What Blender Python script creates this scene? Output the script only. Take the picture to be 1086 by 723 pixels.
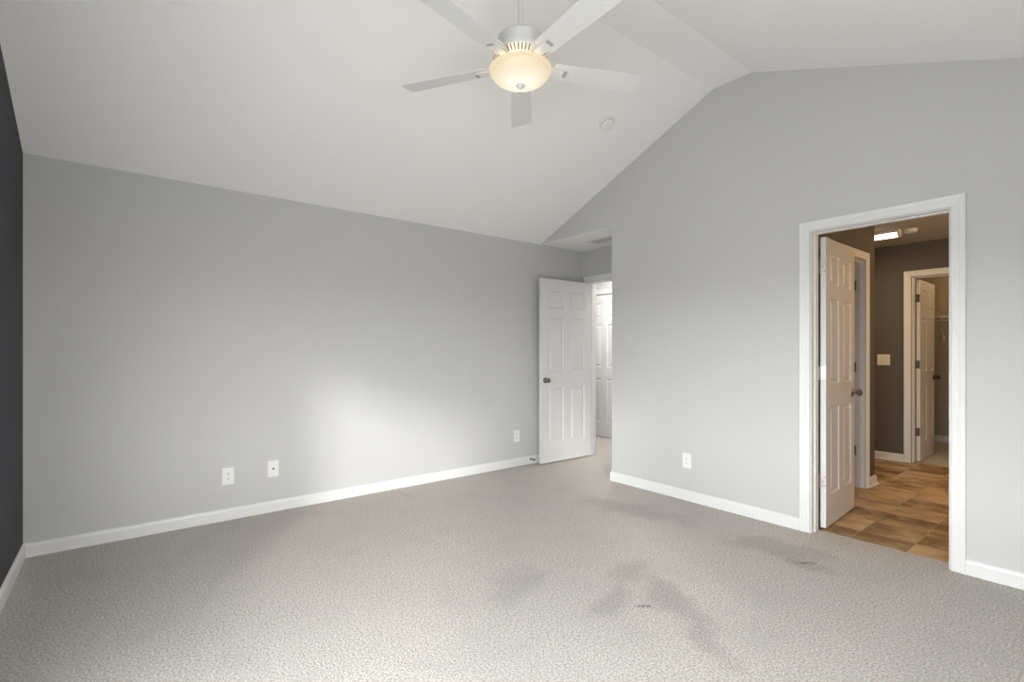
import bpy, bmesh, math, random
from mathutils import Vector, Matrix

# ------------------------------------------------------------------ reset
for o in list(bpy.data.objects):
    bpy.data.objects.remove(o)
SC = bpy.context.scene
COL = SC.collection
PI = math.pi
random.seed(4)

# ------------------------------------------------------------------ camera
FPX, YAW, HORIZON, CAM_H, CAM_X = 525.0, math.radians(51.65), 371.5, 1.250, 0.461
cd = bpy.data.cameras.new('camera')
cam = bpy.data.objects.new('camera', cd)
COL.objects.link(cam)
cd.sensor_fit = 'HORIZONTAL'
cd.sensor_width = 36.0
cd.lens = FPX / 1086 * 36.0
cd.shift_x = 0.0
cd.shift_y = (HORIZON - 361.5) / 1086
cd.clip_start = 0.02
cam.location = (CAM_X, 0, CAM_H)
cam.rotation_euler = (PI / 2, 0, YAW - PI / 2)
SC.camera = cam

# ------------------------------------------------------------------ colour
SC.view_settings.view_transform = 'Standard'
SC.view_settings.look = 'None'
SC.view_settings.gamma = 1.0
SC.view_settings.use_curve_mapping = False
SC.view_settings.exposure = 0.86

# ------------------------------------------------------------------ daylight
W = bpy.data.worlds.new('overcast_sky')
SC.world = W
W.use_nodes = True
nt = W.node_tree
nt.nodes.clear()
out = nt.nodes.new('ShaderNodeOutputWorld')
bg = nt.nodes.new('ShaderNodeBackground')
tc = nt.nodes.new('ShaderNodeTexCoord')
sep = nt.nodes.new('ShaderNodeSeparateXYZ')
ramp = nt.nodes.new('ShaderNodeValToRGB')
mp = nt.nodes.new('ShaderNodeMapRange')
mp.inputs[1].default_value = -1
mp.inputs[2].default_value = 1
nt.links.new(tc.outputs['Generated'], sep.inputs[0])
nt.links.new(sep.outputs['Z'], mp.inputs[0])
nt.links.new(mp.outputs[0], ramp.inputs[0])
e = ramp.color_ramp.elements
e[0].position = 0.0
e[0].color = (0.34, 0.335, 0.33, 1)
e[1].position = 1.0
ramp.color_ramp.elements[-1].color = (0.42, 0.45, 0.49, 1)
m2 = ramp.color_ramp.elements.new(0.485)
m2.color = (0.34, 0.335, 0.33, 1)
m_ = ramp.color_ramp.elements.new(0.5)
m_.color = (1.12, 1.11, 1.10, 1)
nt.links.new(ramp.outputs[0], bg.inputs[0])
bg.inputs[1].default_value = 11.6
nt.links.new(bg.outputs[0], out.inputs[0])

# low hazy sun, broad and soft, coming in through the window of the dark wall
sd = bpy.data.lights.new('hazy_sun', 'SUN')
sd.energy = 1.35
sd.angle = math.radians(8)
sd.color = (1.0, 0.955, 0.90)
sun = bpy.data.objects.new('hazy_sun', sd)
COL.objects.link(sun)
sun.rotation_euler = Vector((0.76, 1.0, -0.305)).to_track_quat('-Z', 'Y').to_euler()
sun.location = (-6, -6, 4)


def portal(name, loc, rot, sx, sy):
    d = bpy.data.lights.new(name, 'AREA')
    d.shape = 'RECTANGLE'
    d.size, d.size_y = sx, sy
    d.cycles.is_portal = True
    o = bpy.data.objects.new(name, d)
    COL.objects.link(o)
    o.location, o.rotation_euler = loc, rot
    return o


# room measures (metres): X runs along the long grey wall, Y into the room
XR, YB, YN, XE = 4.172, 4.17, -0.50, 4.841
H8 = 2.44
SIDE_WIN = [(-0.42, 1.87, 0.36, 1.78)]   # y0,y1,z0,z1 of the picture window in the dark wall
FILL_WIN = (0.85, 1.55, 0.50, 1.90)                                # x0,x1,z0,z1 of the window added behind the viewer for more light
portal('window_portal', (1.20, YN - 0.13, 1.2), (PI / 2, 0, 0), 0.7, 1.4)
for (a, b, c, d) in SIDE_WIN:
    portal('window_portal', (-0.13, (a + b) / 2, (c + d) / 2), (PI / 2, 0, -PI / 2), b - a, d - c)


def lamp(name, kind, loc, energy, color, size=0.1, rot=(0, 0, 0), sy=None):
    d = bpy.data.lights.new(name, kind)
    d.energy, d.color = energy, color
    if kind == 'AREA':
        d.shape = 'RECTANGLE'
        d.size = size
        d.size_y = sy or size
    else:
        d.shadow_soft_size = size
    o = bpy.data.objects.new(name, d)
    COL.objects.link(o)
    o.location, o.rotation_euler = loc, rot
    return o


lamp('hall_fill', 'AREA', (5.30, 4.10, 2.40), 17, (1.0, 0.96, 0.91), 0.5)  # unseen fill light added to brighten the hall and its door
lamp('vanity_lamp', 'AREA', (5.9, -0.50, 2.0), 12.0, (1.0, 0.62, 0.32), 0.7, (math.radians(70), 0, 0), 0.12)
lamp('closet_lamp', 'POINT', (8.6, 1.0, 2.30), 5, (1.0, 0.64, 0.32), 0.06)


# ------------------------------------------------------------------ materials
def mat(name, base=(0.8, 0.8, 0.8), rough=0.6, metal=0.0, emit=None, estr=0.0, spec=0.5):
    m = bpy.data.materials.new(name)
    m.use_nodes = True
    b = m.node_tree.nodes['Principled BSDF']
    b.inputs['Base Color'].default_value = (*base, 1)
    b.inputs['Roughness'].default_value = rough
    b.inputs['Metallic'].default_value = metal
    b.inputs['Specular IOR Level'].default_value = spec
    if emit:
        b.inputs['Emission Color'].default_value = (*emit, 1)
        b.inputs['Emission Strength'].default_value = estr
    return m


def noise_bump(m, scale, strength, dist, detail=3.0, vary=0.0):
    """fine procedural relief, and a slight tone variation of the paint"""
    t = m.node_tree
    b = t.nodes['Principled BSDF']
    co = t.nodes.new('ShaderNodeTexCoord')
    n = t.nodes.new('ShaderNodeTexNoise')
    n.inputs['Scale'].default_value = scale
    n.inputs['Detail'].default_value = detail
    t.links.new(co.outputs['Object'], n.inputs['Vector'])
    bp = t.nodes.new('ShaderNodeBump')
    bp.inputs['Strength'].default_value = strength
    bp.inputs['Distance'].default_value = dist
    t.links.new(n.outputs['Fac'], bp.inputs['Height'])
    t.links.new(bp.outputs[0], b.inputs['Normal'])
    if vary:
        n2 = t.nodes.new('ShaderNodeTexNoise')
        n2.inputs['Scale'].default_value = 1.7
        t.links.new(co.outputs['Object'], n2.inputs['Vector'])
        mx = t.nodes.new('ShaderNodeMix')
        mx.data_type = 'RGBA'
        c = b.inputs['Base Color'].default_value
        mx.inputs[6].default_value = (c[0] * (1 - vary), c[1] * (1 - vary), c[2] * (1 - vary), 1)
        mx.inputs[7].default_value = (c[0] * (1 + vary), c[1] * (1 + vary), c[2] * (1 + vary), 1)
        t.links.new(n2.outputs['Fac'], mx.inputs[0])
        t.links.new(mx.outputs[2], b.inputs['Base Color'])
    return m


M = {}
M['grey_paint'] = noise_bump(mat('grey_paint', (0.56, 0.56, 0.56), 0.75, spec=0.25), 220, 0.10, 0.001, vary=0.015)
M['navy_paint'] = noise_bump(mat('navy_paint', (0.030, 0.034, 0.044), 0.6, spec=0.35), 220, 0.10, 0.001, vary=0.04)
M['bath_grey_dimmed'] = noise_bump(mat('bath_grey_dimmed', (0.125, 0.116, 0.103), 0.7, spec=0.25), 220, 0.10, 0.001, vary=0.02)  # the grey wall paint with the bathroom's dim light put into the colour
M['closet_paint'] = noise_bump(mat('closet_paint', (0.42, 0.37, 0.30), 0.75, spec=0.25), 220, 0.10, 0.001, vary=0.02)
M['trim'] = noise_bump(mat('white_trim_paint', (0.75, 0.75, 0.745), 0.38), 60, 0.015, 0.001)
M['door'] = noise_bump(mat('white_door_paint', (0.69, 0.69, 0.685), 0.42), 90, 0.05, 0.001)
M['plastic'] = mat('white_plastic', (0.82, 0.82, 0.80), 0.35)
M['ivory'] = mat('ivory_plastic', (0.80, 0.76, 0.66), 0.4)
M['fan_white'] = mat('fan_white_enamel', (0.70, 0.70, 0.69), 0.45)
M['fan_grey'] = mat('fan_gap_shade', (0.36, 0.36, 0.35), 0.5)
M['fan_dark'] = mat('fan_vent_shadow', (0.16, 0.13, 0.09), 0.8)
M['nickel'] = noise_bump(mat('satin_nickel', (0.24, 0.22, 0.19), 0.30, 1.0), 300, 0.03, 0.0005)
M['steel'] = mat('bright_steel', (0.80, 0.79, 0.77), 0.32, 1.0)
M['brass'] = mat('worn_brass', (0.45, 0.36, 0.24), 0.5, 0.7)
M['bronze'] = mat('dark_bronze', (0.10, 0.085, 0.065), 0.42, 0.8)
M['dark'] = mat('dark_slot', (0.03, 0.03, 0.03), 0.6)
M['rubber'] = mat('dark_rubber', (0.05, 0.05, 0.05), 0.7)
M['wire'] = mat('white_coated_wire', (0.80, 0.79, 0.75), 0.4)
M['bowl'] = mat('frosted_bowl_glass', (0.30, 0.28, 0.24), 0.35, emit=(1.0, 0.83, 0.56), estr=0.46)
bn = M['bowl'].node_tree
_co = bn.nodes.new('ShaderNodeTexCoord')
_ln = bn.nodes.new('ShaderNodeVectorMath')
_ln.operation = 'LENGTH'
_fl = bn.nodes.new('ShaderNodeVectorMath')
_fl.operation = 'MULTIPLY'
_fl.inputs[1].default_value = (1, 1, 0)
_rp = bn.nodes.new('ShaderNodeValToRGB')
_rp.color_ramp.elements[0].position = 0.055
_rp.color_ramp.elements[0].color = (1.0, 0.93, 0.78, 1)
_rp.color_ramp.elements[1].position = 0.150
_rp.color_ramp.elements[1].color = (0.74, 0.58, 0.36, 1)
bn.links.new(_co.outputs['Object'], _fl.inputs[0])
bn.links.new(_fl.outputs[0], _ln.inputs[0])
bn.links.new(_ln.outputs['Value'], _rp.inputs[0])
bn.links.new(_rp.outputs[0], bn.nodes['Principled BSDF'].inputs['Emission Color'])
M['tube'] = mat('lit_diffuser', (0.9, 0.9, 0.9), 0.4, emit=(1.0, 0.86, 0.62), estr=2.6)
M['ceiling'] = noise_bump(mat('ceiling_texture_paint', (0.89, 0.885, 0.875), 0.85, spec=0.15), 38, 0.35, 0.004, 4.0, vary=0.01)
M['ceiling_bath'] = noise_bump(mat('bath_ceiling_white_dimmed', (0.52, 0.50, 0.47), 0.85, spec=0.15), 38, 0.35, 0.004, 4.0, vary=0.01)  # same white as the other ceilings, darkened in colour for the dim room
M['vent'] = mat('grille_enamel', (0.52, 0.52, 0.51), 0.5)
M['glass'] = mat('window_glass', (1, 1, 1), 0.0)
gb = M['glass'].node_tree
gt = gb.nodes.new('ShaderNodeBsdfTransparent')
gt.inputs[0].default_value = (0.96, 0.97, 0.97, 1)
gg = gb.nodes.new('ShaderNodeBsdfGlossy')
gg.inputs['Roughness'].default_value = 0.02
gm = gb.nodes.new('ShaderNodeMixShader')
gm.inputs[0].default_value = 0.06
gb.links.new(gt.outputs[0], gm.inputs[1])
gb.links.new(gg.outputs[0], gm.inputs[2])
gb.links.new(gm.outputs[0], gb.nodes['Material Output'].inputs[0])


class NT:
    """tiny helper to wire shader maths"""
    def __init__(s, m):
        s.t = m.node_tree
        s.b = s.t.nodes['Principled BSDF']
        s.co = s.t.nodes.new('ShaderNodeTexCoord').outputs['Object']

    def math(s, op, a, b=None, c=None):
        n = s.t.nodes.new('ShaderNodeMath')
        n.operation = op
        for i, v in enumerate((a, b, c)):
            if v is None:
                continue
            if isinstance(v, (int, float)):
                n.inputs[i].default_value = v
            else:
                s.t.links.new(v, n.inputs[i])
        return n.outputs[0]

    def noise(s, scale, detail=2.0, rough=0.5, vec=None, stretch=None):
        n = s.t.nodes.new('ShaderNodeTexNoise')
        n.inputs['Scale'].default_value = scale
        n.inputs['Detail'].default_value = detail
        n.inputs['Roughness'].default_value = rough
        v = vec or s.co
        if stretch:
            mp = s.t.nodes.new('ShaderNodeMapping')
            mp.inputs['Scale'].default_value = stretch
            s.t.links.new(v, mp.inputs[0])
            v = mp.outputs[0]
        s.t.links.new(v, n.inputs['Vector'])
        return n

    def rng(s, v, a, b, c=0.0, d=1.0):
        n = s.t.nodes.new('ShaderNodeMapRange')
        n.interpolation_type = 'SMOOTHSTEP'
        s.t.links.new(v, n.inputs[0])
        for i, x in enumerate((a, b, c, d)):
            n.inputs[i + 1].default_value = x
        return n.outputs[0]

    def mix(s, f, a, b):
        n = s.t.nodes.new('ShaderNodeMix')
        n.data_type = 'RGBA'
        for i, v in ((0, f), (6, a), (7, b)):
            if isinstance(v, (int, float)):
                n.inputs[i].default_value = v
            elif isinstance(v, tuple):
                n.inputs[i].default_value = (*v, 1)
            else:
                s.t.links.new(v, n.inputs[i])
        return n.outputs[2]

    def ell(s, x, y, rx, ry, ang, wob):
        """1 at the middle of a worn ellipse of the carpet, 0 outside"""
        sp = s.t.nodes.new('ShaderNodeSeparateXYZ')
        s.t.links.new(s.co, sp.inputs[0])
        dx, dy = s.math('SUBTRACT', sp.outputs[0], x), s.math('SUBTRACT', sp.outputs[1], y)
        c, q = math.cos(ang), math.sin(ang)
        u = s.math('ADD', s.math('MULTIPLY', dx, c / rx), s.math('MULTIPLY', dy, q / rx))
        v = s.math('ADD', s.math('MULTIPLY', dx, -q / ry), s.math('MULTIPLY', dy, c / ry))
        r = s.math('SQRT', s.math('ADD', s.math('MULTIPLY', u, u), s.math('MULTIPLY', v, v)))
        r = s.math('ADD', r, s.math('MULTIPLY', s.math('SUBTRACT', wob, 0.5), 1.6))
        return s.rng(r, 1.1, 0.3)


def carpet_material():
    m = mat('grey_beige_carpet', (0.5, 0.48, 0.45), 0.95, spec=0.05)
    n = NT(m)
    tuft = n.noise(105, 3.0, 0.6).outputs['Fac']
    fine = n.noise(330, 2.0).outputs['Fac']
    blot = n.noise(3.2, 4.0, 0.6).outputs['Fac']
    big = n.noise(1.1, 3.0, 0.6).outputs['Fac']
    col = n.mix(n.rng(tuft, 0.34, 0.64), (0.39, 0.36, 0.325), (0.74, 0.70, 0.65))
    col = n.mix(n.math('MULTIPLY', n.rng(fine, 0.35, 0.7), 0.25), col, (0.70, 0.67, 0.63))
    col = n.mix(n.math('MULTIPLY', n.rng(blot, 0.48, 0.75), 0.34), col, (0.48, 0.46, 0.44))
    col = n.mix(n.math('MULTIPLY', n.rng(big, 0.45, 0.7), 0.12), col, (0.63, 0.605, 0.57))
    # soiled traffic marks, each with its own outline
    wob = n.noise(5.5, 4.0, 0.65).outputs['Fac']
    for (x, y, rx, ry, a, k) in ((2.62, 1.44, 0.34, 0.15, 1.15, 0.34), (2.42, 1.12, 0.20, 0.08, 1.2, 0.26), (2.72, 1.78, 0.22, 0.12, 0.3, 0.20),
                                 (3.72, 1.42, 0.20, 0.38, 0.3, 0.26), (3.60, 1.20, 0.09, 0.16, 0.2, 0.28),
                                 (3.62, 2.50, 0.22, 0.50, 0.25, 0.26), (2.36, 1.62, 0.22, 0.09, 0.2, 0.25),
                                 (2.10, 2.05, 0.30, 0.16, 0.6, 0.20)):
        col = n.mix(n.math('MULTIPLY', n.ell(x, y, rx, ry, a, wob), k), col, (0.20, 0.185, 0.17))
    for (x, y, r) in ((2.468, 1.497, 0.03), (3.615, 1.215, 0.05)):
        col = n.mix(n.math('MULTIPLY', n.ell(x, y, r * 1.6, r * 0.6, -0.7, wob), n.rng(tuft, 0.62, 0.42)), col, (0.17, 0.155, 0.14))
    n.t.links.new(col, n.b.inputs['Base Color'])
    h = n.math('ADD', n.math('MULTIPLY', tuft, 1.0), n.math('MULTIPLY', fine, 0.35))
    bp = n.t.nodes.new('ShaderNodeBump')
    bp.inputs['Strength'].default_value = 0.9
    bp.inputs['Distance'].default_value = 0.012
    n.t.links.new(h, bp.inputs['Height'])
    n.t.links.new(bp.outputs[0], n.b.inputs['Normal'])
    return m


def vinyl_material():
    m = mat('stone_look_vinyl', (0.4, 0.3, 0.2), 0.42, spec=0.4)
    n = NT(m)
    sp = n.t.nodes.new('ShaderNodeSeparateXYZ')
    n.t.links.new(n.co, sp.inputs[0])
    s = 0.303
    gx = n.math('DIVIDE', n.math('SUBTRACT', sp.outputs[0], 4.504), s)
    gy = n.math('DIVIDE', n.math('SUBTRACT', sp.outputs[1], 0.893 - 3 * s), s)
    ix, iy = n.math('FLOOR', gx), n.math('FLOOR', gy)
    cmb = n.t.nodes.new('ShaderNodeCombineXYZ')
    n.t.links.new(ix, cmb.inputs[0])
    n.t.links.new(iy, cmb.inputs[1])
    wn = n.t.nodes.new('ShaderNodeTexWhiteNoise')
    n.t.links.new(cmb.outputs[0], wn.inputs['Vector'])
    # offset the veining per tile
    add = n.t.nodes.new('ShaderNodeVectorMath')
    add.operation = 'MULTIPLY_ADD'
    n.t.links.new(wn.outputs['Color'], add.inputs[0])
    add.inputs[1].default_value = (7, 7, 7)
    n.t.links.new(n.co, add.inputs[2])
    vein = n.noise(4.8, 6.0, 0.62, vec=add.outputs[0], stretch=(1.0, 0.75, 1)).outputs['Fac']
    tone = n.math('ADD', n.math('MULTIPLY', wn.outputs['Value'], 0.50), n.math('MULTIPLY', n.rng(vein, 0.32, 0.68), 0.65))
    col = n.mix(n.rng(tone, 0.05, 1.05), (0.20, 0.115, 0.052), (0.62, 0.435, 0.235))
    fx, fy = n.math('FRACT', gx), n.math('FRACT', gy)
    ex = n.math('MINIMUM', fx, n.math('SUBTRACT', 1.0, fx))
    ey = n.math('MINIMUM', fy, n.math('SUBTRACT', 1.0, fy))
    joint = n.rng(n.math('MINIMUM', ex, ey), 0.016, 0.004)
    col = n.mix(n.math('MULTIPLY', joint, 0.5), col, (0.50, 0.40, 0.27))
    n.t.links.new(col, n.b.inputs['Base Color'])
    bp = n.t.nodes.new('ShaderNodeBump')
    bp.inputs['Strength'].default_value = 0.25
    bp.inputs['Distance'].default_value = 0.002
    n.t.links.new(n.math('SUBTRACT', vein, joint), bp.inputs['Height'])
    n.t.links.new(bp.outputs[0], n.b.inputs['Normal'])
    return m


M['carpet'] = carpet_material()
M['vinyl'] = vinyl_material()


# ------------------------------------------------------------------ mesh helpers
class MB:
    def __init__(s):
        s.bm = bmesh.new()

    def box(s, x0, x1, y0, y1, z0, z1, bev=0.0):
        r = bmesh.ops.create_cube(s.bm, size=1.0, matrix=Matrix.Translation(((x0 + x1) / 2, (y0 + y1) / 2, (z0 + z1) / 2)) @ Matrix.Diagonal((abs(x1 - x0), abs(y1 - y0), abs(z1 - z0), 1)))
        if bev:
            ed = list({e for v in r['verts'] for e in v.link_edges})
            bmesh.ops.bevel(s.bm, geom=ed, offset=bev, segments=2, affect='EDGES', profile=0.5)
        return s

    def prism(s, outline, f0, f1):
        """outline: list of 2D points; f0, f1 map a 2D point onto the two end faces"""
        a = [s.bm.verts.new(f0(*p)) for p in outline]
        b = [s.bm.verts.new(f1(*p)) for p in outline]
        s.bm.faces.new(a)
        s.bm.faces.new(list(reversed(b)))
        n = len(a)
        for i in range(n):
            j = (i + 1) % n
            s.bm.faces.new((a[j], a[i], b[i], b[j]))
        return s

    def lathe(s, prof, seg=32, mtx=Matrix(), caps=True):
        rings = []
        for r, z in prof:
            rings.append([s.bm.verts.new(mtx @ Vector((max(r, 1e-4) * math.cos(2 * PI * i / seg), max(r, 1e-4) * math.sin(2 * PI * i / seg), z))) for i in range(seg)])
        for k in range(len(rings) - 1):
            for i in range(seg):
                j = (i + 1) % seg
                s.bm.faces.new((rings[k][i], rings[k][j], rings[k + 1][j], rings[k + 1][i]))
        if caps:
            s.bm.faces.new(list(reversed(rings[0])))
            s.bm.faces.new(rings[-1])
        return s

    def rod(s, p, q, r, seg=10):
        p, q = Vector(p), Vector(q)
        d = q - p
        m = Matrix.Translation(p) @ d.to_track_quat('Z', 'Y').to_matrix().to_4x4()
        return s.lathe([(r, 0), (r, d.length)], seg, m)

    def sweep(s, prof, stations):
        """prof: list of (d, h); stations: functions (d, h) -> point"""
        rows = [[s.bm.verts.new(f(d, h)) for d, h in prof] for f in stations]
        n = len(prof)
        for k in range(len(rows) - 1):
            for i in range(n):
                j = (i + 1) % n
                s.bm.faces.new((rows[k][i], rows[k][j], rows[k + 1][j], rows[k + 1][i]))
        s.bm.faces.new(list(reversed(rows[0])))
        s.bm.faces.new(rows[-1])
        return s

    def build(s, name, m, parent=None, smooth=False, loc=None, rotz=0.0):
        bmesh.ops.recalc_face_normals(s.bm, faces=s.bm.faces[:])
        me = bpy.data.meshes.new(name)
        s.bm.to_mesh(me)
        s.bm.free()
        me.materials.append(m)
        if smooth:
            me.shade_smooth()
            me.set_sharp_from_angle(angle=math.radians(smooth if smooth is not True else 35))
        o = bpy.data.objects.new(name, me)
        COL.objects.link(o)
        if loc is not None:
            o.location = loc
        o.rotation_euler.z = rotz
        if parent:
            o.parent = parent
        return o


def tag(o, label=None, cat=None, group=None, kind=None):
    for k, v in (('label', label), ('category', cat), ('group', group), ('kind', kind)):
        if v:
            o[k] = v
    return o


def thing(name, label, cat, loc, rotz=0.0, group=None):
    o = bpy.data.objects.new(name, None)
    o.empty_display_size = 0.1
    COL.objects.link(o)
    o.location = loc
    o.rotation_euler.z = rotz
    return tag(o, label, cat, group)


def struct(o, label, cat):
    return tag(o, label, cat, kind='structure')


# ------------------------------------------------------------------ shell: bedroom
RIDGE_A, RIDGE_B, ZR = 2.11, 1.79, 3.333            # flat strip at the top of the vault
SL = (ZR - H8) / (YB - RIDGE_A)                     # far slope
SR = (3.332 - 2.784) / (RIDGE_B - 0.369)            # near slope
ZN = 3.332 - SR * (RIDGE_B - YN)                    # ceiling height at the near wall
T = 0.12

# right wall (X = XR) with the bathroom doorway and the opening of the entry nook
DO0, DO1, DOT = 0.664, 1.390, 2.062                 # doorway of the bathroom
right_outline = [(YN - T, 0), (DO0, 0), (DO0, DOT), (DO1, DOT), (DO1, 0), (3.14, 0), (3.14, H8 + 0.002), (YB + T, H8 + 0.002), (YB + T, H8 + 0.02), (YB, H8 + 0.02), (RIDGE_A, ZR + 0.02), (RIDGE_B, ZR + 0.02), (YN - T, ZN - SR * T + 0.02)]
o = MB().prism(right_outline, lambda y, z: (XR, y, z), lambda y, z: (XR + T, y, z)).build('wall_right', M['grey_paint'])
struct(o, 'light grey gable wall with the bathroom doorway', 'wall')
o = MB().box(-T, XE + T, YB, YB + T, 0, H8 + 0.02).build('wall_back', M['grey_paint'])
struct(o, 'long light grey wall behind the open entry door', 'wall')

# dark wall (X = 0) with its window hole, built round the hole
mb = MB()
fl = lambda y, z: (0, y, z)
fl2 = lambda y, z: (-T, y, z)


def ceil_z(y):
    return ZR - SL * (y - RIDGE_A) if y > RIDGE_A else (ZR if y > RIDGE_B else 3.332 - SR * (RIDGE_B - y))


def wall_strip(ya, yb, za=0.0, zb=None):
    top = [(y, ceil_z(y) + .02) for y in (yb, RIDGE_A, RIDGE_B, ya) if ya <= y <= yb] if zb is None else [(yb, zb), (ya, zb)]
    mb.prism([(ya, za), (yb, za)] + top, fl, fl2)


yp = YN - T
for (a, b, c, d) in SIDE_WIN:
    wall_strip(yp, a)
    wall_strip(a, b, 0, c)
    wall_strip(a, b, d)
    yp = b
wall_strip(yp, YB)
o = mb.build('wall_left', M['navy_paint'])
struct(o, 'dark navy accent wall at the left edge', 'wall')

# near wall (behind the camera)
a, b, c, d = FILL_WIN
o = MB().box(-T, a, YN - T, YN, 0, ZN + .02).box(b, XR, YN - T, YN, 0, ZN + .02).box(a, b, YN - T, YN, 0, c).box(a, b, YN - T, YN, d, ZN + .02).build('wall_near', M['grey_paint'])
struct(o, 'light grey wall behind the viewer', 'wall')

# vaulted ceiling, one shell along X
cl = [(YB + T, H8 - 0), (YB, H8), (RIDGE_A, ZR), (RIDGE_B, 3.332), (YN, ZN), (YN - T, ZN)]
up = [(YN - T, ZN + 0.15), (RIDGE_B, ZR + 0.15), (RIDGE_A, ZR + 0.15), (YB, H8 + 0.15), (YB + T, H8 + 0.15)]
o = MB().prism(cl + up, lambda y, z: (-T, y, z), lambda y, z: (XR, y, z)).build('ceiling', M['ceiling'])
struct(o, 'white vaulted textured ceiling with a narrow flat strip at the top', 'ceiling')

# carpet: bedroom, entry nook and hall in one piece
mb = MB()
carpet_outline = [(0, YN), (XR, YN), (XR, DO0), (4.285, DO0), (4.285, DO1), (XR, DO1), (XR, 3.14), (XE, 3.14), (6.10, 3.14), (6.10, 6.3), (4.961, 6.3), (4.961, YB), (0, YB)]
mb.prism(carpet_outline, lambda x, y: (x, y, 0), lambda x, y: (x, y, -0.06))
o = mb.build('floor', M['carpet'])
struct(o, 'worn grey beige carpet of the bedroom', 'floor')

# entry nook: side wall towards the bathroom, end wall with a doorway, flat ceiling
o = MB().box(XR + T, XE + T, 3.02, 3.14, 0, H8).build('wall_nook_side', M['grey_paint'])
struct(o, 'side wall of the entry nook', 'wall')
NY0, NY1 = 3.30, 4.06                               # doorway of the entry
o = MB().prism([(3.14, 0), (NY0, 0), (NY0, DOT), (NY1, DOT), (NY1, 0), (YB, 0), (YB, H8), (3.14, H8)], lambda y, z: (XE, y, z), lambda y, z: (XE + T, y, z)).build('wall_nook_end', M['grey_paint'])
struct(o, 'grey end wall of the entry nook above the doorway', 'wall')
o = MB().box(XR, XR + T, 3.14, YB, H8, H8 + 0.002).box(XR + T, XE + T, 3.02, YB + T, H8, H8 + 0.1).build('ceiling_nook', M['ceiling'])
struct(o, 'low flat ceiling of the entry nook', 'ceiling')

# hall beyond the entry
mb = MB()
mb.prism([(3.02, 0), (4.345, 0), (4.345, 2.055), (5.155, 2.055), (5.155, 0), (6.42, 0), (6.42, H8), (3.02, H8)], lambda y, z: (5.90, y, z), lambda y, z: (6.02, y, z))
mb.box(6.10, 6.16, 4.2, 5.3, -0.06, 2.2)  # unseen backing added behind the hall door to stop leaking sky light
mb.box(4.961, 5.90, 6.30, 6.42, 0, H8)
mb.box(4.961, 5.90, 3.02, 3.14, 0, H8)
mb.box(XE, 4.961, YB + T, 6.42, 0, H8)
o = mb.build('wall_hall', M['grey_paint'])
struct(o, 'hall wall seen through the entry doorway', 'wall')
o = MB().box(XE + T, 6.02, 3.02, 6.42, H8, H8 + 0.1).build('ceiling_hall', M['ceiling'])
struct(o, 'hall ceiling beyond the entry', 'ceiling')

# ------------------------------------------------------------------ shell: bathroom and closet
XF, YP, YBN = 7.35, 1.53, -0.60
PX0, PX1, PXE = 5.03, 5.745, 6.005                  # doorway and end of the partition
o = MB().prism([(XR + T, 0), (PX0, 0), (PX0, DOT), (PX1, DOT), (PX1, 0), (PXE, 0), (PXE, H8), (XR + T, H8)], lambda x, z: (x, YP, z), lambda x, z: (x, YP + T, z)).build('wall_bath_partition', M['bath_grey_dimmed'])
struct(o, 'dimmed grey bathroom partition with a white cased doorway', 'wall')
CY0, CY1 = 0.80, 1.556
o = MB().prism([(YBN, 0), (CY0, 0), (CY0, DOT), (CY1, DOT), (CY1, 0), (3.02, 0), (3.02, H8), (YBN, H8)], lambda y, z: (XF, y, z), lambda y, z: (XF + T, y, z)).build('wall_bath_far', M['bath_grey_dimmed'])
struct(o, 'dimmed grey far wall of the bathroom', 'wall')
mb = MB().box(XR + T, XF + T, YBN - T, YBN, 0, H8)
mb.box(4.961, 5.90, 3.00, 3.02, 0, H8).box(5.90, XF + T, 3.02, 3.14, 0, H8)
o = mb.build('wall_bath_side', M['bath_grey_dimmed'])
struct(o, 'side walls of the bathroom', 'wall')
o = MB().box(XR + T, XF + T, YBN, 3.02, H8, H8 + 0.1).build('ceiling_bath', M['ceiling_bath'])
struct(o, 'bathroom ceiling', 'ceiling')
o = MB().prism([(4.285, DO0), (XR + T, DO0), (XR + T, YBN), (XF + 0.06, YBN), (XF + 0.06, 3.02), (XR + T, 3.02), (XR + T, DO1), (4.285, DO1)], lambda x, y: (x, y, -0.004), lambda x, y: (x, y, -0.06)).build('floor_bath', M['vinyl'])
struct(o, 'brown stone look tile floor of the bathroom', 'floor')
CX1, CYA, CYB = 9.27, -0.1, 2.5
mb = MB()
mb.box(CX1, CX1 + T, CYA - T, CYB + T, 0, H8)
mb.box(XF + T, CX1, CYA - T, CYA, 0, H8)
mb.box(XF + T, CX1, CYB, CYB + T, 0, H8)
o = mb.build('wall_closet', M['closet_paint'])
struct(o, 'beige closet walls beyond the bathroom', 'wall')
o = MB().box(XF + T, CX1 + T, CYA - T, CYB + T, H8, H8 + 0.1).build('ceiling_closet', M['ceiling'])
struct(o, 'closet ceiling', 'ceiling')
o = MB().box(XF + 0.06, CX1, CYA, CYB, -0.06, 0.0).build('floor_closet', M['carpet'])
struct(o, 'closet carpet', 'floor')

# ------------------------------------------------------------------ baseboards
BB = [(0, 0), (0.014, 0), (0.014, 0.066), (0.011, 0.076), (0.006, 0.084), (0, 0.086)]


def base_y(name, x0, x1, y, sgn, label, mt='trim'):      # runs along X on a wall at Y=y, projecting sgn*Y
    o = MB().prism([(y + sgn * d, h) for d, h in BB], lambda a, h: (x0, a, h), lambda a, h: (x1, a, h)).build(name, M[mt])
    return struct(o, label, 'baseboard')


def base_x(name, y0, y1, x, sgn, label, mt='trim'):
    o = MB().prism([(x + sgn * d, h) for d, h in BB], lambda a, h: (a, y0, h), lambda a, h: (a, y1, h)).build(name, M[mt])
    return struct(o, label, 'baseboard')


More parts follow.
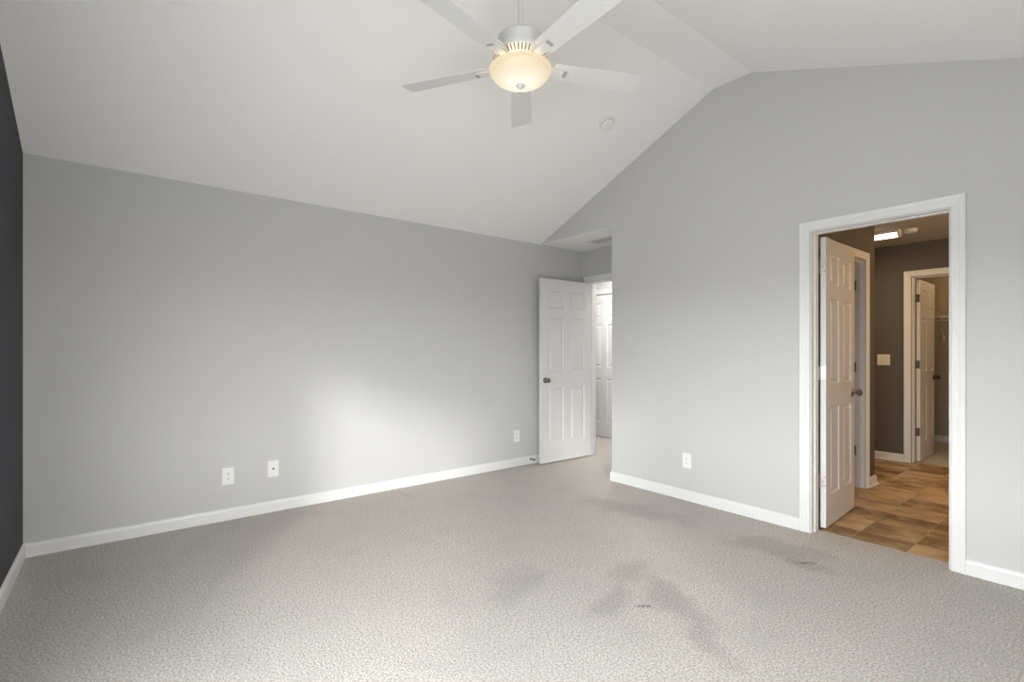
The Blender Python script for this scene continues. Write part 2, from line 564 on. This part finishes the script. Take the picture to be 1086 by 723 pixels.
base_y('baseboard_back', 0, XE, YB, -1, 'long white baseboard under the plain grey wall')
base_x('baseboard_left', YN, YB - 0.014, 0, 1, 'white baseboard under the dark navy wall')
base_x('baseboard_right', DO1 + 0.069, 3.14, XR, -1, 'white baseboard between the nook corner and the bathroom door')
base_x('baseboard_right_near', YN, DO0 - 0.069, XR, -1, 'white baseboard right of the bathroom door')
base_y('baseboard_nook', XR - 0.014, XE, 3.14, 1, 'white baseboard on the side wall of the nook')
base_y('baseboard_near', 0.014, XR - 0.014, YN, 1, 'white baseboard under the added window')
base_x('baseboard_bath_far', CY1 + 0.069, 3.02, XF, -1, 'white baseboard under the dimmed grey wall')
base_y('baseboard_bath_partition', PX1 + 0.069, PXE + 0.014, YP, -1, 'short white baseboard at the end of the partition')
base_x('baseboard_bath_end', YP, YP + T, PXE, 1, 'white baseboard around the end of the partition')
base_x('baseboard_closet', CYA, CYB, CX1, -1, 'white baseboard in the closet')
base_x('baseboard_hall', 5.155 + 0.07, 6.3, 5.90, -1, 'hall baseboard')
# quarter-round shoe moulding where the bathroom boards meet the tiles
SH = [(0.014, 0), (0.028, 0), (0.027, 0.006), (0.022, 0.012), (0.014, 0.014)]
o = MB().prism([(YP - d, h) for d, h in SH], lambda a, h: (PX1 + 0.069, a, h), lambda a, h: (PXE + 0.03, a, h)).build('trim_1', M['trim'])
struct(o, 'quarter round moulding at the partition end', 'trim')
o = MB().prism([(XF - d, h) for d, h in SH], lambda a, h: (a, CY1 + 0.069, h), lambda a, h: (a, 3.0, h)).build('trim_2', M['trim'])
struct(o, 'quarter round moulding under the dimmed grey wall', 'trim')

# ------------------------------------------------------------------ door casings and jambs
CAS = [(0, 0), (0, 0.009), (0.006, 0.011), (0.010, 0.011), (0.012, 0.009), (0.022, 0.010), (0.024, 0.013), (0.031, 0.0135), (0.033, 0.011), (0.041, 0.0125), (0.043, 0.016), (0.056, 0.018), (0.062, 0.016), (0.062, 0)]
RV = 0.006


def casing(mb, s0, s1, zt, f):
    """f(s, z, h): wall coordinate, height, projection"""
    s0, s1, zt = s0 - RV, s1 + RV, zt + RV
    mb.sweep(CAS, [lambda d, h: f(s0 - d, 0, h), lambda d, h: f(s0 - d, zt + d, h), lambda d, h: f(s1 + d, zt + d, h), lambda d, h: f(s1 + d, 0, h)])


def jamb(mb, s0, s1, zt, f, stop_a, stop_b, depth=T, jt=0.0):
    """liner inside the opening, with a door stop between stop_a and stop_b of the depth; f(s, depth, z)"""
    def bx(a, b, c, d, e, g):
        p, q = f(a, c, e), f(b, d, g)
        mb.box(min(p[0], q[0]), max(p[0], q[0]), min(p[1], q[1]), max(p[1], q[1]), e, g)
    t = 0.004
    bx(s0, s0 + t, 0, depth, 0, zt)
    bx(s1 - t, s1, 0, depth, 0, zt)
    bx(s0 + t, s1 - t, 0, depth, zt - t, zt)
    w = 0.012
    bx(s0 + t, s0 + w, stop_a, stop_b, 0, zt - t)
    bx(s1 - w, s1 - t, stop_a, stop_b, 0, zt - t)
    bx(s0 + w, s1 - w, stop_a, stop_b, zt - w, zt - t)


def frame(name, label, s0, s1, zt, fa, fb, fj, sa, sb):
    mb = MB()
    casing(mb, s0, s1, zt, fa)
    if fb:
        casing(mb, s0, s1, zt, fb)
    o = struct(mb.build(name, M['trim']), label, 'door frame')
    mb = MB()
    jamb(mb, s0, s1, zt, fj, sa, sb)
    mb.build('jamb', M['trim'], o)
    return o


frame('trim_3', 'white moulded casing around the bathroom doorway', DO0, DO1, DOT, lambda s, z, h: (XR - h, s, z), None, lambda s, d, z: (XR + d, s, z), 0.045, 0.080)
frame('trim_4', 'white casing around the entry doorway in the nook', NY0, NY1, DOT, lambda s, z, h: (XE - h, s, z), lambda s, z, h: (XE + T + h, s, z), lambda s, d, z: (XE + d, s, z), 0.040, 0.075)
t5 = frame('trim_5', 'white casing of the doorway in the bathroom partition', PX0, PX1, DOT, lambda s, z, h: (s, YP - h, z), lambda s, z, h: (s, YP + T + h, z), lambda s, d, z: (s, YP + d, z), 0.030, 0.065)
frame('trim_6', 'warm white casing around the closet doorway', CY0, CY1, DOT, lambda s, z, h: (XF - h, s, z), lambda s, z, h: (XF + T + h, s, z), lambda s, d, z: (XF + d, s, z), 0.045, 0.080)
mb = MB()
casing(mb, 4.345, 5.155, 2.055, lambda s, z, h: (5.90 - h, s, z))
struct(mb.build('trim_7', M['trim']), 'white casing around the hall door', 'door frame')
o = MB().prism([(XF + 0.035, 0), (XF + 0.04, 0.006), (XF + 0.06, 0.009), (XF + 0.08, 0.006), (XF + 0.085, 0)], lambda x, z: (x, CY0 + 0.012, z), lambda x, z: (x, CY1 - 0.012, z)).build('trim_8', M['brass'])
struct(o, 'metal threshold strip in the closet doorway', 'threshold')


# ------------------------------------------------------------------ six panel doors
def panel_door(w, h, t, y0):
    """moulded six panel leaf, x 0..w, thickness from y0 to y0+t, z 0..h"""
    mb = MB()
    st, mu = 0.105 * w / 0.762, 0.105 * w / 0.762
    pw = (w - 2 * st - mu) / 2
    cx = [0, st, st + pw, st + pw + mu, w - st, w]
    cz = [0, 0.215, 0.832, 1.000, 1.608, 1.707, 1.920, h]
    rings = [(0.0, 0.0), (0.004, 0.0055), (0.011, 0.009), (0.020, 0.009), (0.034, 0.0025), (0.040, 0.0015)]
    bm = mb.bm
    for side in (0, 1):
        y = y0 + t * side
        sg = 1 if side == 0 else -1
        for i in range(5):
            for k in range(7):
                x0, x1, z0, z1 = cx[i], cx[i + 1], cz[k], cz[k + 1]
                if i in (1, 3) and k in (1, 3, 5):
                    prev = None
                    for ins, dp in rings:
                        cur = [bm.verts.new((a, y + sg * dp, b)) for a, b in ((x0 + ins, z0 + ins), (x1 - ins, z0 + ins), (x1 - ins, z1 - ins), (x0 + ins, z1 - ins))]
                        if prev:
                            for q in range(4):
                                r = (q + 1) % 4
                                bm.faces.new((prev[q], prev[r], cur[r], cur[q]))
                        prev = cur
                    bm.faces.new(prev)
                else:
                    bm.faces.new([bm.verts.new((a, y, b)) for a, b in ((x0, z0), (x1, z0), (x1, z1), (x0, z1))])
    for i in range(5):
        for z in (0, h):
            bm.faces.new([bm.verts.new(p) for p in ((cx[i], y0, z), (cx[i + 1], y0, z), (cx[i + 1], y0 + t, z), (cx[i], y0 + t, z))])
    for k in range(7):
        for x in (0, w):
            bm.faces.new([bm.verts.new(p) for p in ((x, y0, cz[k]), (x, y0, cz[k + 1]), (x, y0 + t, cz[k + 1]), (x, y0 + t, cz[k]))])
    bmesh.ops.remove_doubles(bm, verts=bm.verts[:], dist=1e-5)
    return mb


def knob_mesh(x, yface, z, sgn):
    """round rose, neck and flattened ball, axis along sgn*Y"""
    m = Matrix.Translation((x, yface, z)) @ Matrix.Rotation(-sgn * PI / 2, 4, 'X')
    prof = [(0.0, 0.0), (0.033, 0.0), (0.033, 0.003), (0.029, 0.007), (0.018, 0.010), (0.012, 0.014), (0.011, 0.026), (0.014, 0.031), (0.021, 0.036), (0.0265, 0.044), (0.0275, 0.051), (0.025, 0.058), (0.018, 0.063), (0.009, 0.0655), (0.0, 0.066)]
    return MB().lathe(prof, 28, m, caps=False)


def door(name, label, w, t, pivot, ang, left, knob_m, hinge_m, knobz=0.922, hinges=True):
    """left: thickness on local -Y (True) or +Y"""
    y0 = -t if left else 0.0
    h = 2.030
    o = panel_door(w, h, t, y0).build(name, M['door'], loc=(pivot[0], pivot[1], 0.012), rotz=ang)
    struct(o, label, 'door')
    knob_mesh(w - 0.062, y0, knobz - 0.012, -1).build('door_knob', M[knob_m], o, smooth=60)
    knob_mesh(w - 0.062, y0 + t, knobz - 0.012, 1).build('door_knob', M[knob_m], o, smooth=60)
    lp = MB().box(w - 0.0005, w + 0.0015, y0 + t / 2 - 0.0115, y0 + t / 2 + 0.0115, knobz - 0.012 - 0.028, knobz - 0.012 + 0.028)
    lp.box(w + 0.0015, w + 0.009, y0 + t / 2 - 0.006, y0 + t / 2 + 0.006, knobz - 0.022, knobz - 0.003)
    lp.build('latch_plate', M['steel' if knob_m == 'nickel' else 'bronze'], o)
    if hinges:
        for hz in (0.335, 1.092, 1.836):
            z = hz - 0.012
            mb = MB().box(-0.0022, -0.0002, y0 + 0.003, y0 + t - 0.003, z - 0.0445, z + 0.0445)       # leaf on the door edge
            pv = 0.0035 if left else -0.0035
            yb = 0.005 if left else -0.005
            hg = mb.build('hinge', M[hinge_m], o)
            b = MB()
            for q in range(5):
                b.rod((-0.009, yb, z - 0.0445 + q * 0.0178), (-0.009, yb, z - 0.0445 + q * 0.0178 + 0.0168), 0.0062, 12)
            b.rod((-0.009, yb, z - 0.049), (-0.009, yb, z + 0.049), 0.0042, 10)
            b.build('hinge_pin', M[hinge_m if hinge_m == 'bronze' else 'nickel'], hg, smooth=True)
            for (dy, dz) in ((0.009, 0.030), (0.019, 0.0), (0.009, -0.030)):
                dy = dy if left else t - dy
                MB().rod((-0.0022, y0 + dy, z + dz), (-0.0034, y0 + dy, z + dz), 0.0042, 10).build('screw', M['nickel'], hg)
    return o


door('door_1', 'open white six panel entry door against the long grey wall', 0.780, 0.035, (4.838, NY1), math.radians(179.3), False, 'nickel', 'steel')
door('door_2', 'white six panel bathroom door standing open, seen edge on', 0.706, 0.035, (XR + T + 0.022, 1.382), math.radians(3.6), True, 'nickel', 'steel')
door('door_3', 'small distant six panel closet door with dark knob', 0.706, 0.035, (XF + T + 0.012, 1.545), math.radians(1.2), True, 'bronze', 'bronze', 0.93)
door('door_4', 'closed bright white door across the hall', 0.800, 0.035, (5.905, 4.350), math.radians(90), True, 'nickel', 'nickel', hinges=False)
for z in (1.844, 1.098, 0.335):
    hg = MB()
    hg.rod((5.735, 1.62, z - 0.045), (5.735, 1.62, z + 0.045), 0.006)
    hg.box(5.7385, 5.7408, 1.600, 1.640, z - 0.045, z + 0.045)
    hg.build('hinge', M['bronze'], t5, smooth=True)


# ------------------------------------------------------------------ windows (out of view; the one behind the viewer is added)
def window(name, label, f, a, b, c, d):
    """f(s, depth, z), depth 0 at the room face and negative outside"""
    def bx(mb, s0, s1, d0, d1, z0, z1):
        p, q = f(s0, d0, z0), f(s1, d1, z1)
        mb.box(min(p[0], q[0]), max(p[0], q[0]), min(p[1], q[1]), max(p[1], q[1]), z0, z1)
    mb = MB()
    fw = 0.03
    for (s0, s1, z0, z1) in ((a, a + fw, c, d), (b - fw, b, c, d), (a + fw, b - fw, c, c + fw), (a + fw, b - fw, d - fw, d)):
        bx(mb, s0, s1, -0.10, -0.04, z0, z1)
    o = struct(mb.build(name, M['trim']), label, 'window')
    g = MB()
    bx(g, a + fw, b - fw, -0.072, -0.068, c + fw, d - fw)
    g.build('window_pane', M['glass'], o)
    s = MB()
    bx(s, a - 0.024, b + 0.024, 0.0, 0.03, c - 0.03, c)
    bx(s, a - 0.024, a, 0.0, 0.016, c, d)
    bx(s, b, b + 0.024, 0.0, 0.016, c, d)
    bx(s, a - 0.024, b + 0.024, 0.0, 0.016, d, d + 0.06)
    s.build('window_casing', M['trim'], o)
    return o


for i, w in enumerate(SIDE_WIN):
    window('window_%d' % (i + 1), 'wide white framed window in the dark navy wall', lambda s, dp, z: (dp, s, z), *w)

window('window_2', 'white framed window added behind the viewer to brighten the long wall', lambda s, dp, z: (s, YN + dp, z), *FILL_WIN)

# ------------------------------------------------------------------ ceiling fan
FC = (2.063, 1.955)
fan = thing('ceiling_fan', 'white five blade ceiling fan with glowing bowl light', 'ceiling fan', (FC[0], FC[1], ZR))
Z = lambda z: z - ZR
MB().lathe([(0.0, 0), (0.068, 0), (0.068, -0.012), (0.060, -0.040), (0.040, -0.062), (0.018, -0.070), (0.0, -0.070)], 36, caps=False).build('canopy', M['fan_white'], fan, smooth=True)
MB().rod((0, 0, -0.06), (0, 0, Z(2.84)), 0.0125, 16).build('downrod', M['fan_white'], fan, smooth=True)
MB().lathe([(0.0, Z(2.862)), (0.030, Z(2.862)), (0.034, Z(2.850)), (0.085, Z(2.849)), (0.108, Z(2.843)), (0.118, Z(2.832)), (0.120, Z(2.800)), (0.119, Z(2.784)), (0.124, Z(2.780)), (0.124, Z(2.776)), (0.0, Z(2.776))], 48, caps=False).build('motor_housing', M['fan_white'], fan, smooth=True)
band = MB().lathe([(0.126, Z(2.776)), (0.142, Z(2.766)), (0.146, Z(2.752)), (0.144, Z(2.738)), (0.112, Z(2.716)), (0.070, Z(2.706)), (0.0, Z(2.706))], 60, caps=True).build('vent_band', M['fan_white'], fan, smooth=True)
for i in range(45):
    if i % 9 in (0, 8):
        continue
    sl = MB()
    a = 2 * PI * i / 45 + math.radians(50) - 2 * PI * 0.5 / 45 + 2 * PI / 90
    # slits on the sloping underside of the band
    p0, p1 = Vector((0.1405 * math.cos(a), 0.1405 * math.sin(a), Z(2.7350))), Vector((0.1145 * math.cos(a), 0.1145 * math.sin(a), Z(2.7172)))
    tn = Vector((-math.sin(a), math.cos(a), 0)) * 0.0028
    nn = Vector((math.cos(a) * 0.57, math.sin(a) * 0.57, -0.82)) * 0.0012
    vs = [sl.bm.verts.new(p + s * tn + k * nn) for k in (1, -1) for p, s in ((p0, 1), (p0, -1), (p1, -1), (p1, 1))]
    for q in ((0, 1, 2, 3), (4, 7, 6, 5), (0, 4, 5, 1), (1, 5, 6, 2), (2, 6, 7, 3), (3, 7, 4, 0)):
        sl.bm.faces.new([vs[x] for x in q])
    tag(sl.build('vent_slot', M['fan_dark'], band), 'dark vent slot')
MB().lathe([(0.0, Z(2.706)), (0.062, Z(2.706)), (0.062, Z(2.690)), (0.050, Z(2.686)), (0.050, Z(2.674)), (0.0, Z(2.674))], 36, caps=False).build('switch_housing', M['bronze'], fan, smooth=True)


def blade_mesh():
    mb = MB()
    r0, r1 = 0.185, 0.668
    top = []
    n = 14
    pts = []
    for i in range(n + 1):                          # straight edge
        f_ = i / n
        r = r0 + (r1 - r0 - 0.012) * f_
        pts.append((r, 0.052 + 0.014 * f_))
    pts.append((r1 - 0.004, 0.062))
    pts.append((r1, 0.054))
    outline = [(r0 - 0.006, 0.040)] + pts
    full = outline + [(r, -w) for r, w in reversed(outline)]
    th = 0.005
    mb.prism(full, lambda r, w: (r, w, th / 2), lambda r, w: (r, w, -th / 2))
    return mb


for k in range(5):
    ang = math.radians(50 + 72 * k)
    pitch = math.radians(-12)
    R = Matrix.Rotation(ang, 4, 'Z') @ Matrix.Rotation(pitch, 4, 'X')
    b = blade_mesh()
    for v in b.bm.verts:
        v.co = R @ v.co + Vector((0, 0, Z(2.704)))
    bo = b.build('blade', M['fan_white'], fan)
    ir = MB()
    ir.prism([(0.095, 0.017), (0.150, 0.020), (0.180, 0.026), (0.238, 0.024), (0.245, 0.018), (0.245, -0.018), (0.238, -0.024), (0.180, -0.026), (0.150, -0.020), (0.095, -0.017)], lambda r, w: (r, w, -0.0030), lambda r, w: (r, w, -0.0085))
    for v in ir.bm.verts:
        v.co = R @ v.co + Vector((0, 0, Z(2.704)))
    ib = ir.build('blade_arm', M['fan_white'], bo)
    cp = MB().box(0.232, 0.247, -0.020, 0.020, -0.0135, -0.0086, 0.0015)  # grey block at the arm end, stands in for a shadowed gap
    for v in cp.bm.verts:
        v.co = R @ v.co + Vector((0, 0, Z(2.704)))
    tag(cp.build('arm_tip_shade', M['fan_grey'], bo), 'grey shade at the arm end')
ring = MB().lathe([(0.052, Z(2.690)), (0.135, Z(2.686)), (0.156, Z(2.684)), (0.160, Z(2.678)), (0.158, Z(2.670)), (0.150, Z(2.668)), (0.052, Z(2.680))], 64, caps=False)
ring = MB().lathe([(0.140, Z(2.686)), (0.156, Z(2.685)), (0.160, Z(2.679)), (0.158, Z(2.670)), (0.150, Z(2.667)), (0.140, Z(2.672)), (0.140, Z(2.686))], 64, caps=False).build('bowl_ring', M['bowl'], fan, smooth=True)
bowlp = []
for i in range(15):
    a = PI / 2 * i / 14
    bowlp.append((0.152 * math.cos(a), Z(2.672) - 0.070 * math.sin(a)))
inner = [(max(r - 0.004, 0), z + 0.004) for r, z in reversed(bowlp)]
MB().lathe(bowlp + inner + [bowlp[0]], 64, caps=False).build('glass_bowl', M['bowl'], fan, smooth=80)
MB().lathe([(0.0, Z(2.606)), (0.022, Z(2.604)), (0.024, Z(2.600)), (0.019, Z(2.594)), (0.010, Z(2.589)), (0.006, Z(2.583)), (0.0, Z(2.581))], 24, caps=False).build('finial', M['fan_white'], fan, smooth=True)
lamp('fan_bulb', 'POINT', (FC[0] + 0.075, FC[1] - 0.05, 2.668), 0.26, (1.0, 0.74, 0.42), 0.02)
lamp('fan_bulb', 'POINT', (FC[0] - 0.075, FC[1] - 0.03, 2.668), 0.26, (1.0, 0.74, 0.42), 0.02)
lamp('fan_bulb', 'POINT', (FC[0], FC[1] + 0.08, 2.668), 0.26, (1.0, 0.74, 0.42), 0.02)

# ------------------------------------------------------------------ smoke detector on the far slope
sm = thing('smoke_detector', 'round white smoke detector on the sloped ceiling', 'smoke detector', (3.548, 2.666, ceil_z(2.666)))
sm.rotation_euler = (PI - math.atan(SL) * 1.0, 0, 0)
MB().lathe([(0.0, 0), (0.066, 0), (0.067, 0.004), (0.064, 0.010), (0.0, 0.010)], 40, caps=False).build('base_plate', M['plastic'], sm, smooth=True)
MB().lathe([(0.0, 0.010), (0.055, 0.010), (0.057, 0.016), (0.056, 0.030), (0.050, 0.038), (0.030, 0.042), (0.0, 0.042)], 40, caps=False).build('cover', M['plastic'], sm, smooth=True)
vent_m = mat('grey_vent', (0.30, 0.30, 0.29), 0.7)
for i in range(14):
    v = MB()
    a = 2 * PI * i / 14
    c, s = math.cos(a), math.sin(a)
    m = Matrix.Translation((0.0565 * c, 0.0565 * s, 0.022)) @ Matrix.Rotation(a, 4, 'Z') @ Matrix.Diagonal((0.002, 0.014, 0.005, 1))
    bmesh.ops.create_cube(v.bm, size=1, matrix=m)
    v.build('vent_slot', vent_m, sm)
MB().lathe([(0.0, 0.041), (0.009, 0.041), (0.009, 0.044), (0.0, 0.0445)], 16, Matrix.Translation((0.022, 0.01, 0)), caps=False).build('test_button', M['plastic'], sm, smooth=True)


# ------------------------------------------------------------------ wall plates
def plate(w=0.078, h=0.124, parent=None, m='plastic'):
    mb = MB().box(-w / 2, w / 2, -0.006, 0, -h / 2, h / 2)
    eds = [e for e in mb.bm.edges if all(v.co.y < -0.003 for v in e.verts)]
    bmesh.ops.bevel(mb.bm, geom=eds, offset=0.004, segments=2, affect='EDGES')
    return mb.build('plate', M[m], parent)


def outlet(label, loc, rotz):
    t = thing('wall_outlet', label, 'outlet', loc, rotz, 'white duplex outlets low on the bedroom walls')
    plate(parent=t)
    for s in (1, -1):
        zc = s * 0.0195
        pts = []
        for i in range(24):
            a = 2 * PI * i / 24
            pts.append((0.0172 * math.cos(a), max(-0.0135, min(0.0135, 0.0172 * math.sin(a)))))
        r = MB().prism(pts, lambda x, z: (x, -0.0062, z + zc), lambda x, z: (x, -0.0082, z + zc)).build('receptacle', M['plastic'], t)
        d = MB()
        d.box(-0.0075, -0.0050, -0.0088, -0.0080, zc + 0.000, zc + 0.0095)
        d.box(0.0050, 0.0075, -0.0088, -0.0080, zc + 0.001, zc + 0.0085)
        d.lathe([(0.003, 0), (0.003, 0.0008)], 12, Matrix.Translation((0, -0.0080, zc - 0.006)) @ Matrix.Rotation(PI / 2, 4, 'X'))
        tag(d.build('slots', M['dark'], r), 'dark plug slots')
    MB().lathe([(0.0032, 0), (0.0032, 0.0012)], 12, Matrix.Translation((0, -0.0058, 0)) @ Matrix.Rotation(PI / 2, 4, 'X')).build('screw', M['steel'], t)
    return t


outlet('white duplex outlet low on the long wall, left of the cable plate', (1.086, YB, 0.322), 0)
outlet('white duplex outlet on the long wall beside the open entry door', (3.822, YB, 0.326), 0)
outlet('white duplex outlet on the right wall between nook corner and bathroom door', (XR, 2.336, 0.331), -PI / 2)
t = thing('cable_plate', 'white cable jack plate on the long wall, right of the leftmost outlet', 'cable plate', (1.393, YB, 0.332))
plate(parent=t)
mb = MB().lathe([(0.0075, 0), (0.0075, 0.003), (0.0048, 0.003), (0.0048, 0.012), (0.0022, 0.012), (0.0022, 0.006)], 16, Matrix.Translation((0, -0.0058, 0)) @ Matrix.Rotation(PI / 2, 4, 'X'))
tag(mb.build('connector', M['bronze'], t), 'dark metal cable connector')
for z in (0.042, -0.042):
    MB().lathe([(0.003, 0), (0.003, 0.001)], 10, Matrix.Translation((0, -0.0058, z)) @ Matrix.Rotation(PI / 2, 4, 'X')).build('screw', M['steel'], t)

# double switch on the dark bathroom wall
t = thing('light_switch', 'ivory double light switch plate on dimmed grey bathroom wall', 'light switch', (XF, 1.815, 1.142), -PI / 2)
plate(0.122, 0.124, t, 'ivory')
for sx in (-0.023, 0.023):
    r = MB().box(sx - 0.0055, sx + 0.0055, -0.0075, -0.0058, -0.013, 0.013).build('toggle_slot', M['ivory'], t)
    mb = MB().prism([(-0.0075, -0.004), (-0.0165, 0.006), (-0.0165, 0.011), (-0.0075, 0.008)], lambda y, z: (sx - 0.004, y, z), lambda y, z: (sx + 0.004, y, z))
    mb.build('toggle', M['ivory'], r)

# door stop on the baseboard behind the entry door
t = thing('door_stop', 'small dark door stop on the baseboard behind the entry door', 'door stop', (4.01, YB - 0.014, 0.055))
mm = Matrix.Rotation(PI / 2, 4, 'X')
MB().lathe([(0.0, 0), (0.011, 0), (0.011, 0.004), (0.006, 0.007), (0.0, 0.007)], 16, mm, caps=False).build('base', M['bronze'], t, smooth=True)
sp = MB()
path = [(0.0050 * math.cos(a * 0.9), -0.006 - a * 0.00058, 0.0050 * math.sin(a * 0.9)) for a in range(0, 90)]
for p, q in zip(path, path[1:]):
    sp.rod(p, q, 0.0011, 5)
sp.build('spring', M['bronze'], t)
MB().lathe([(0.0, 0.056), (0.0075, 0.056), (0.0085, 0.060), (0.0085, 0.069), (0.006, 0.073), (0.0, 0.073)], 16, mm, caps=False).build('rubber_tip', M['rubber'], t, smooth=True)

# return air grille in the nook ceiling
t = thing('ceiling_vent', 'white return air grille in the low nook ceiling', 'ceiling vent', (4.54, 3.56, H8))
mb = MB()
w, l, fz = 0.092, 0.178, -0.008
mb.box(-w, w, -l, -l + 0.018, fz, 0).box(-w, w, l - 0.018, l, fz, 0).box(-w, -w + 0.018, -l + 0.018, l - 0.018, fz, 0).box(w - 0.018, w, -l + 0.018, l - 0.018, fz, 0)
mb.build('frame', M['fan_white'], t)
mb = MB()
for i in range(13):
    x = -w + 0.022 + i * (2 * w - 0.044) / 12
    mb.prism([(x - 0.005, -0.001), (x + 0.003, -0.007), (x + 0.004, -0.006), (x - 0.004, 0.0)], lambda a, z: (a, -l + 0.018, z), lambda a, z: (a, l - 0.018, z))
mb.build('louvers', M['vent'], t)
MB().box(-w + 0.018, w - 0.018, -l + 0.018, l - 0.018, -0.0008, 0).build('backing', mat('grey_duct', (0.10, 0.10, 0.098), 0.8), t)

# ------------------------------------------------------------------ bathroom ceiling light and detector
t = thing('ceiling_light', 'lit linear ceiling light in the bathroom', 'ceiling light', (6.46, 1.745, H8))
MB().box(-0.055, 0.055, -0.30, 0.30, -0.035, 0, 0.003).build('housing', M['fan_white'], t)
pts = [(0.05 * math.cos(PI * i / 12), -0.035 - 0.040 * math.sin(PI * i / 12)) for i in range(13)]
MB().prism(pts, lambda x, z: (x, -0.285, z), lambda x, z: (x, 0.285, z)).build('diffuser', M['tube'], t, smooth=40)
for s in (-1, 1):
    y = s * 0.2925
    MB().prism([(0.052 * math.cos(PI * i / 12), -0.035 - 0.043 * math.sin(PI * i / 12)) for i in range(13)], lambda x, z: (x, y - 0.0075, z), lambda x, z: (x, y + 0.0075, z)).build('end_cap', M['fan_white'], t)
lamp('bath_lamp', 'AREA', (6.46, 1.745, 2.355), 5, (1.0, 0.70, 0.40), 0.10, (0, 0, 0), 0.56)
t = thing('smoke_alarm', 'round white alarm on the bathroom ceiling beside the lit lamp', 'smoke alarm', (6.556, 1.385, H8))
MB().lathe([(0.0, 0), (0.058, 0), (0.058, -0.006), (0.0, -0.006)], 32, caps=False).build('base_plate', M['plastic'], t, smooth=True)
MB().lathe([(0.0, -0.006), (0.052, -0.006), (0.052, -0.024), (0.044, -0.032), (0.0, -0.034)], 32, caps=False).build('cover', M['plastic'], t, smooth=True)

# ------------------------------------------------------------------ wire shelf in the closet
t = thing('wire_shelf', 'white wire closet shelf on the beige wall', 'shelf', (CX1, 1.40, 1.70))
mb = MB()
for x, z in ((-0.31, 0), (-0.31, -0.055), (-0.20, 0), (-0.10, 0), (-0.012, 0)):
    mb.rod((x, -1.05, z), (x, 1.05, z), 0.0045 if x < -0.3 else 0.003, 8)
for i in range(71):
    y = -1.05 + i * 0.03
    mb.rod((-0.01, y, 0.004), (-0.31, y, 0.004), 0.0022, 6)
    if i % 2 == 0:
        mb.rod((-0.31, y, 0.004), (-0.31, y, -0.055), 0.0022, 6)
mb.build('wire_deck', M['wire'], t)
for y in (-0.75, 0.24):
    mb = MB().rod((-0.30, y, -0.01), (-0.004, y, -0.28), 0.006, 8)
    mb.box(-0.006, 0, y - 0.012, y + 0.012, -0.31, -0.26)
    mb.build('bracket', M['wire'], t)
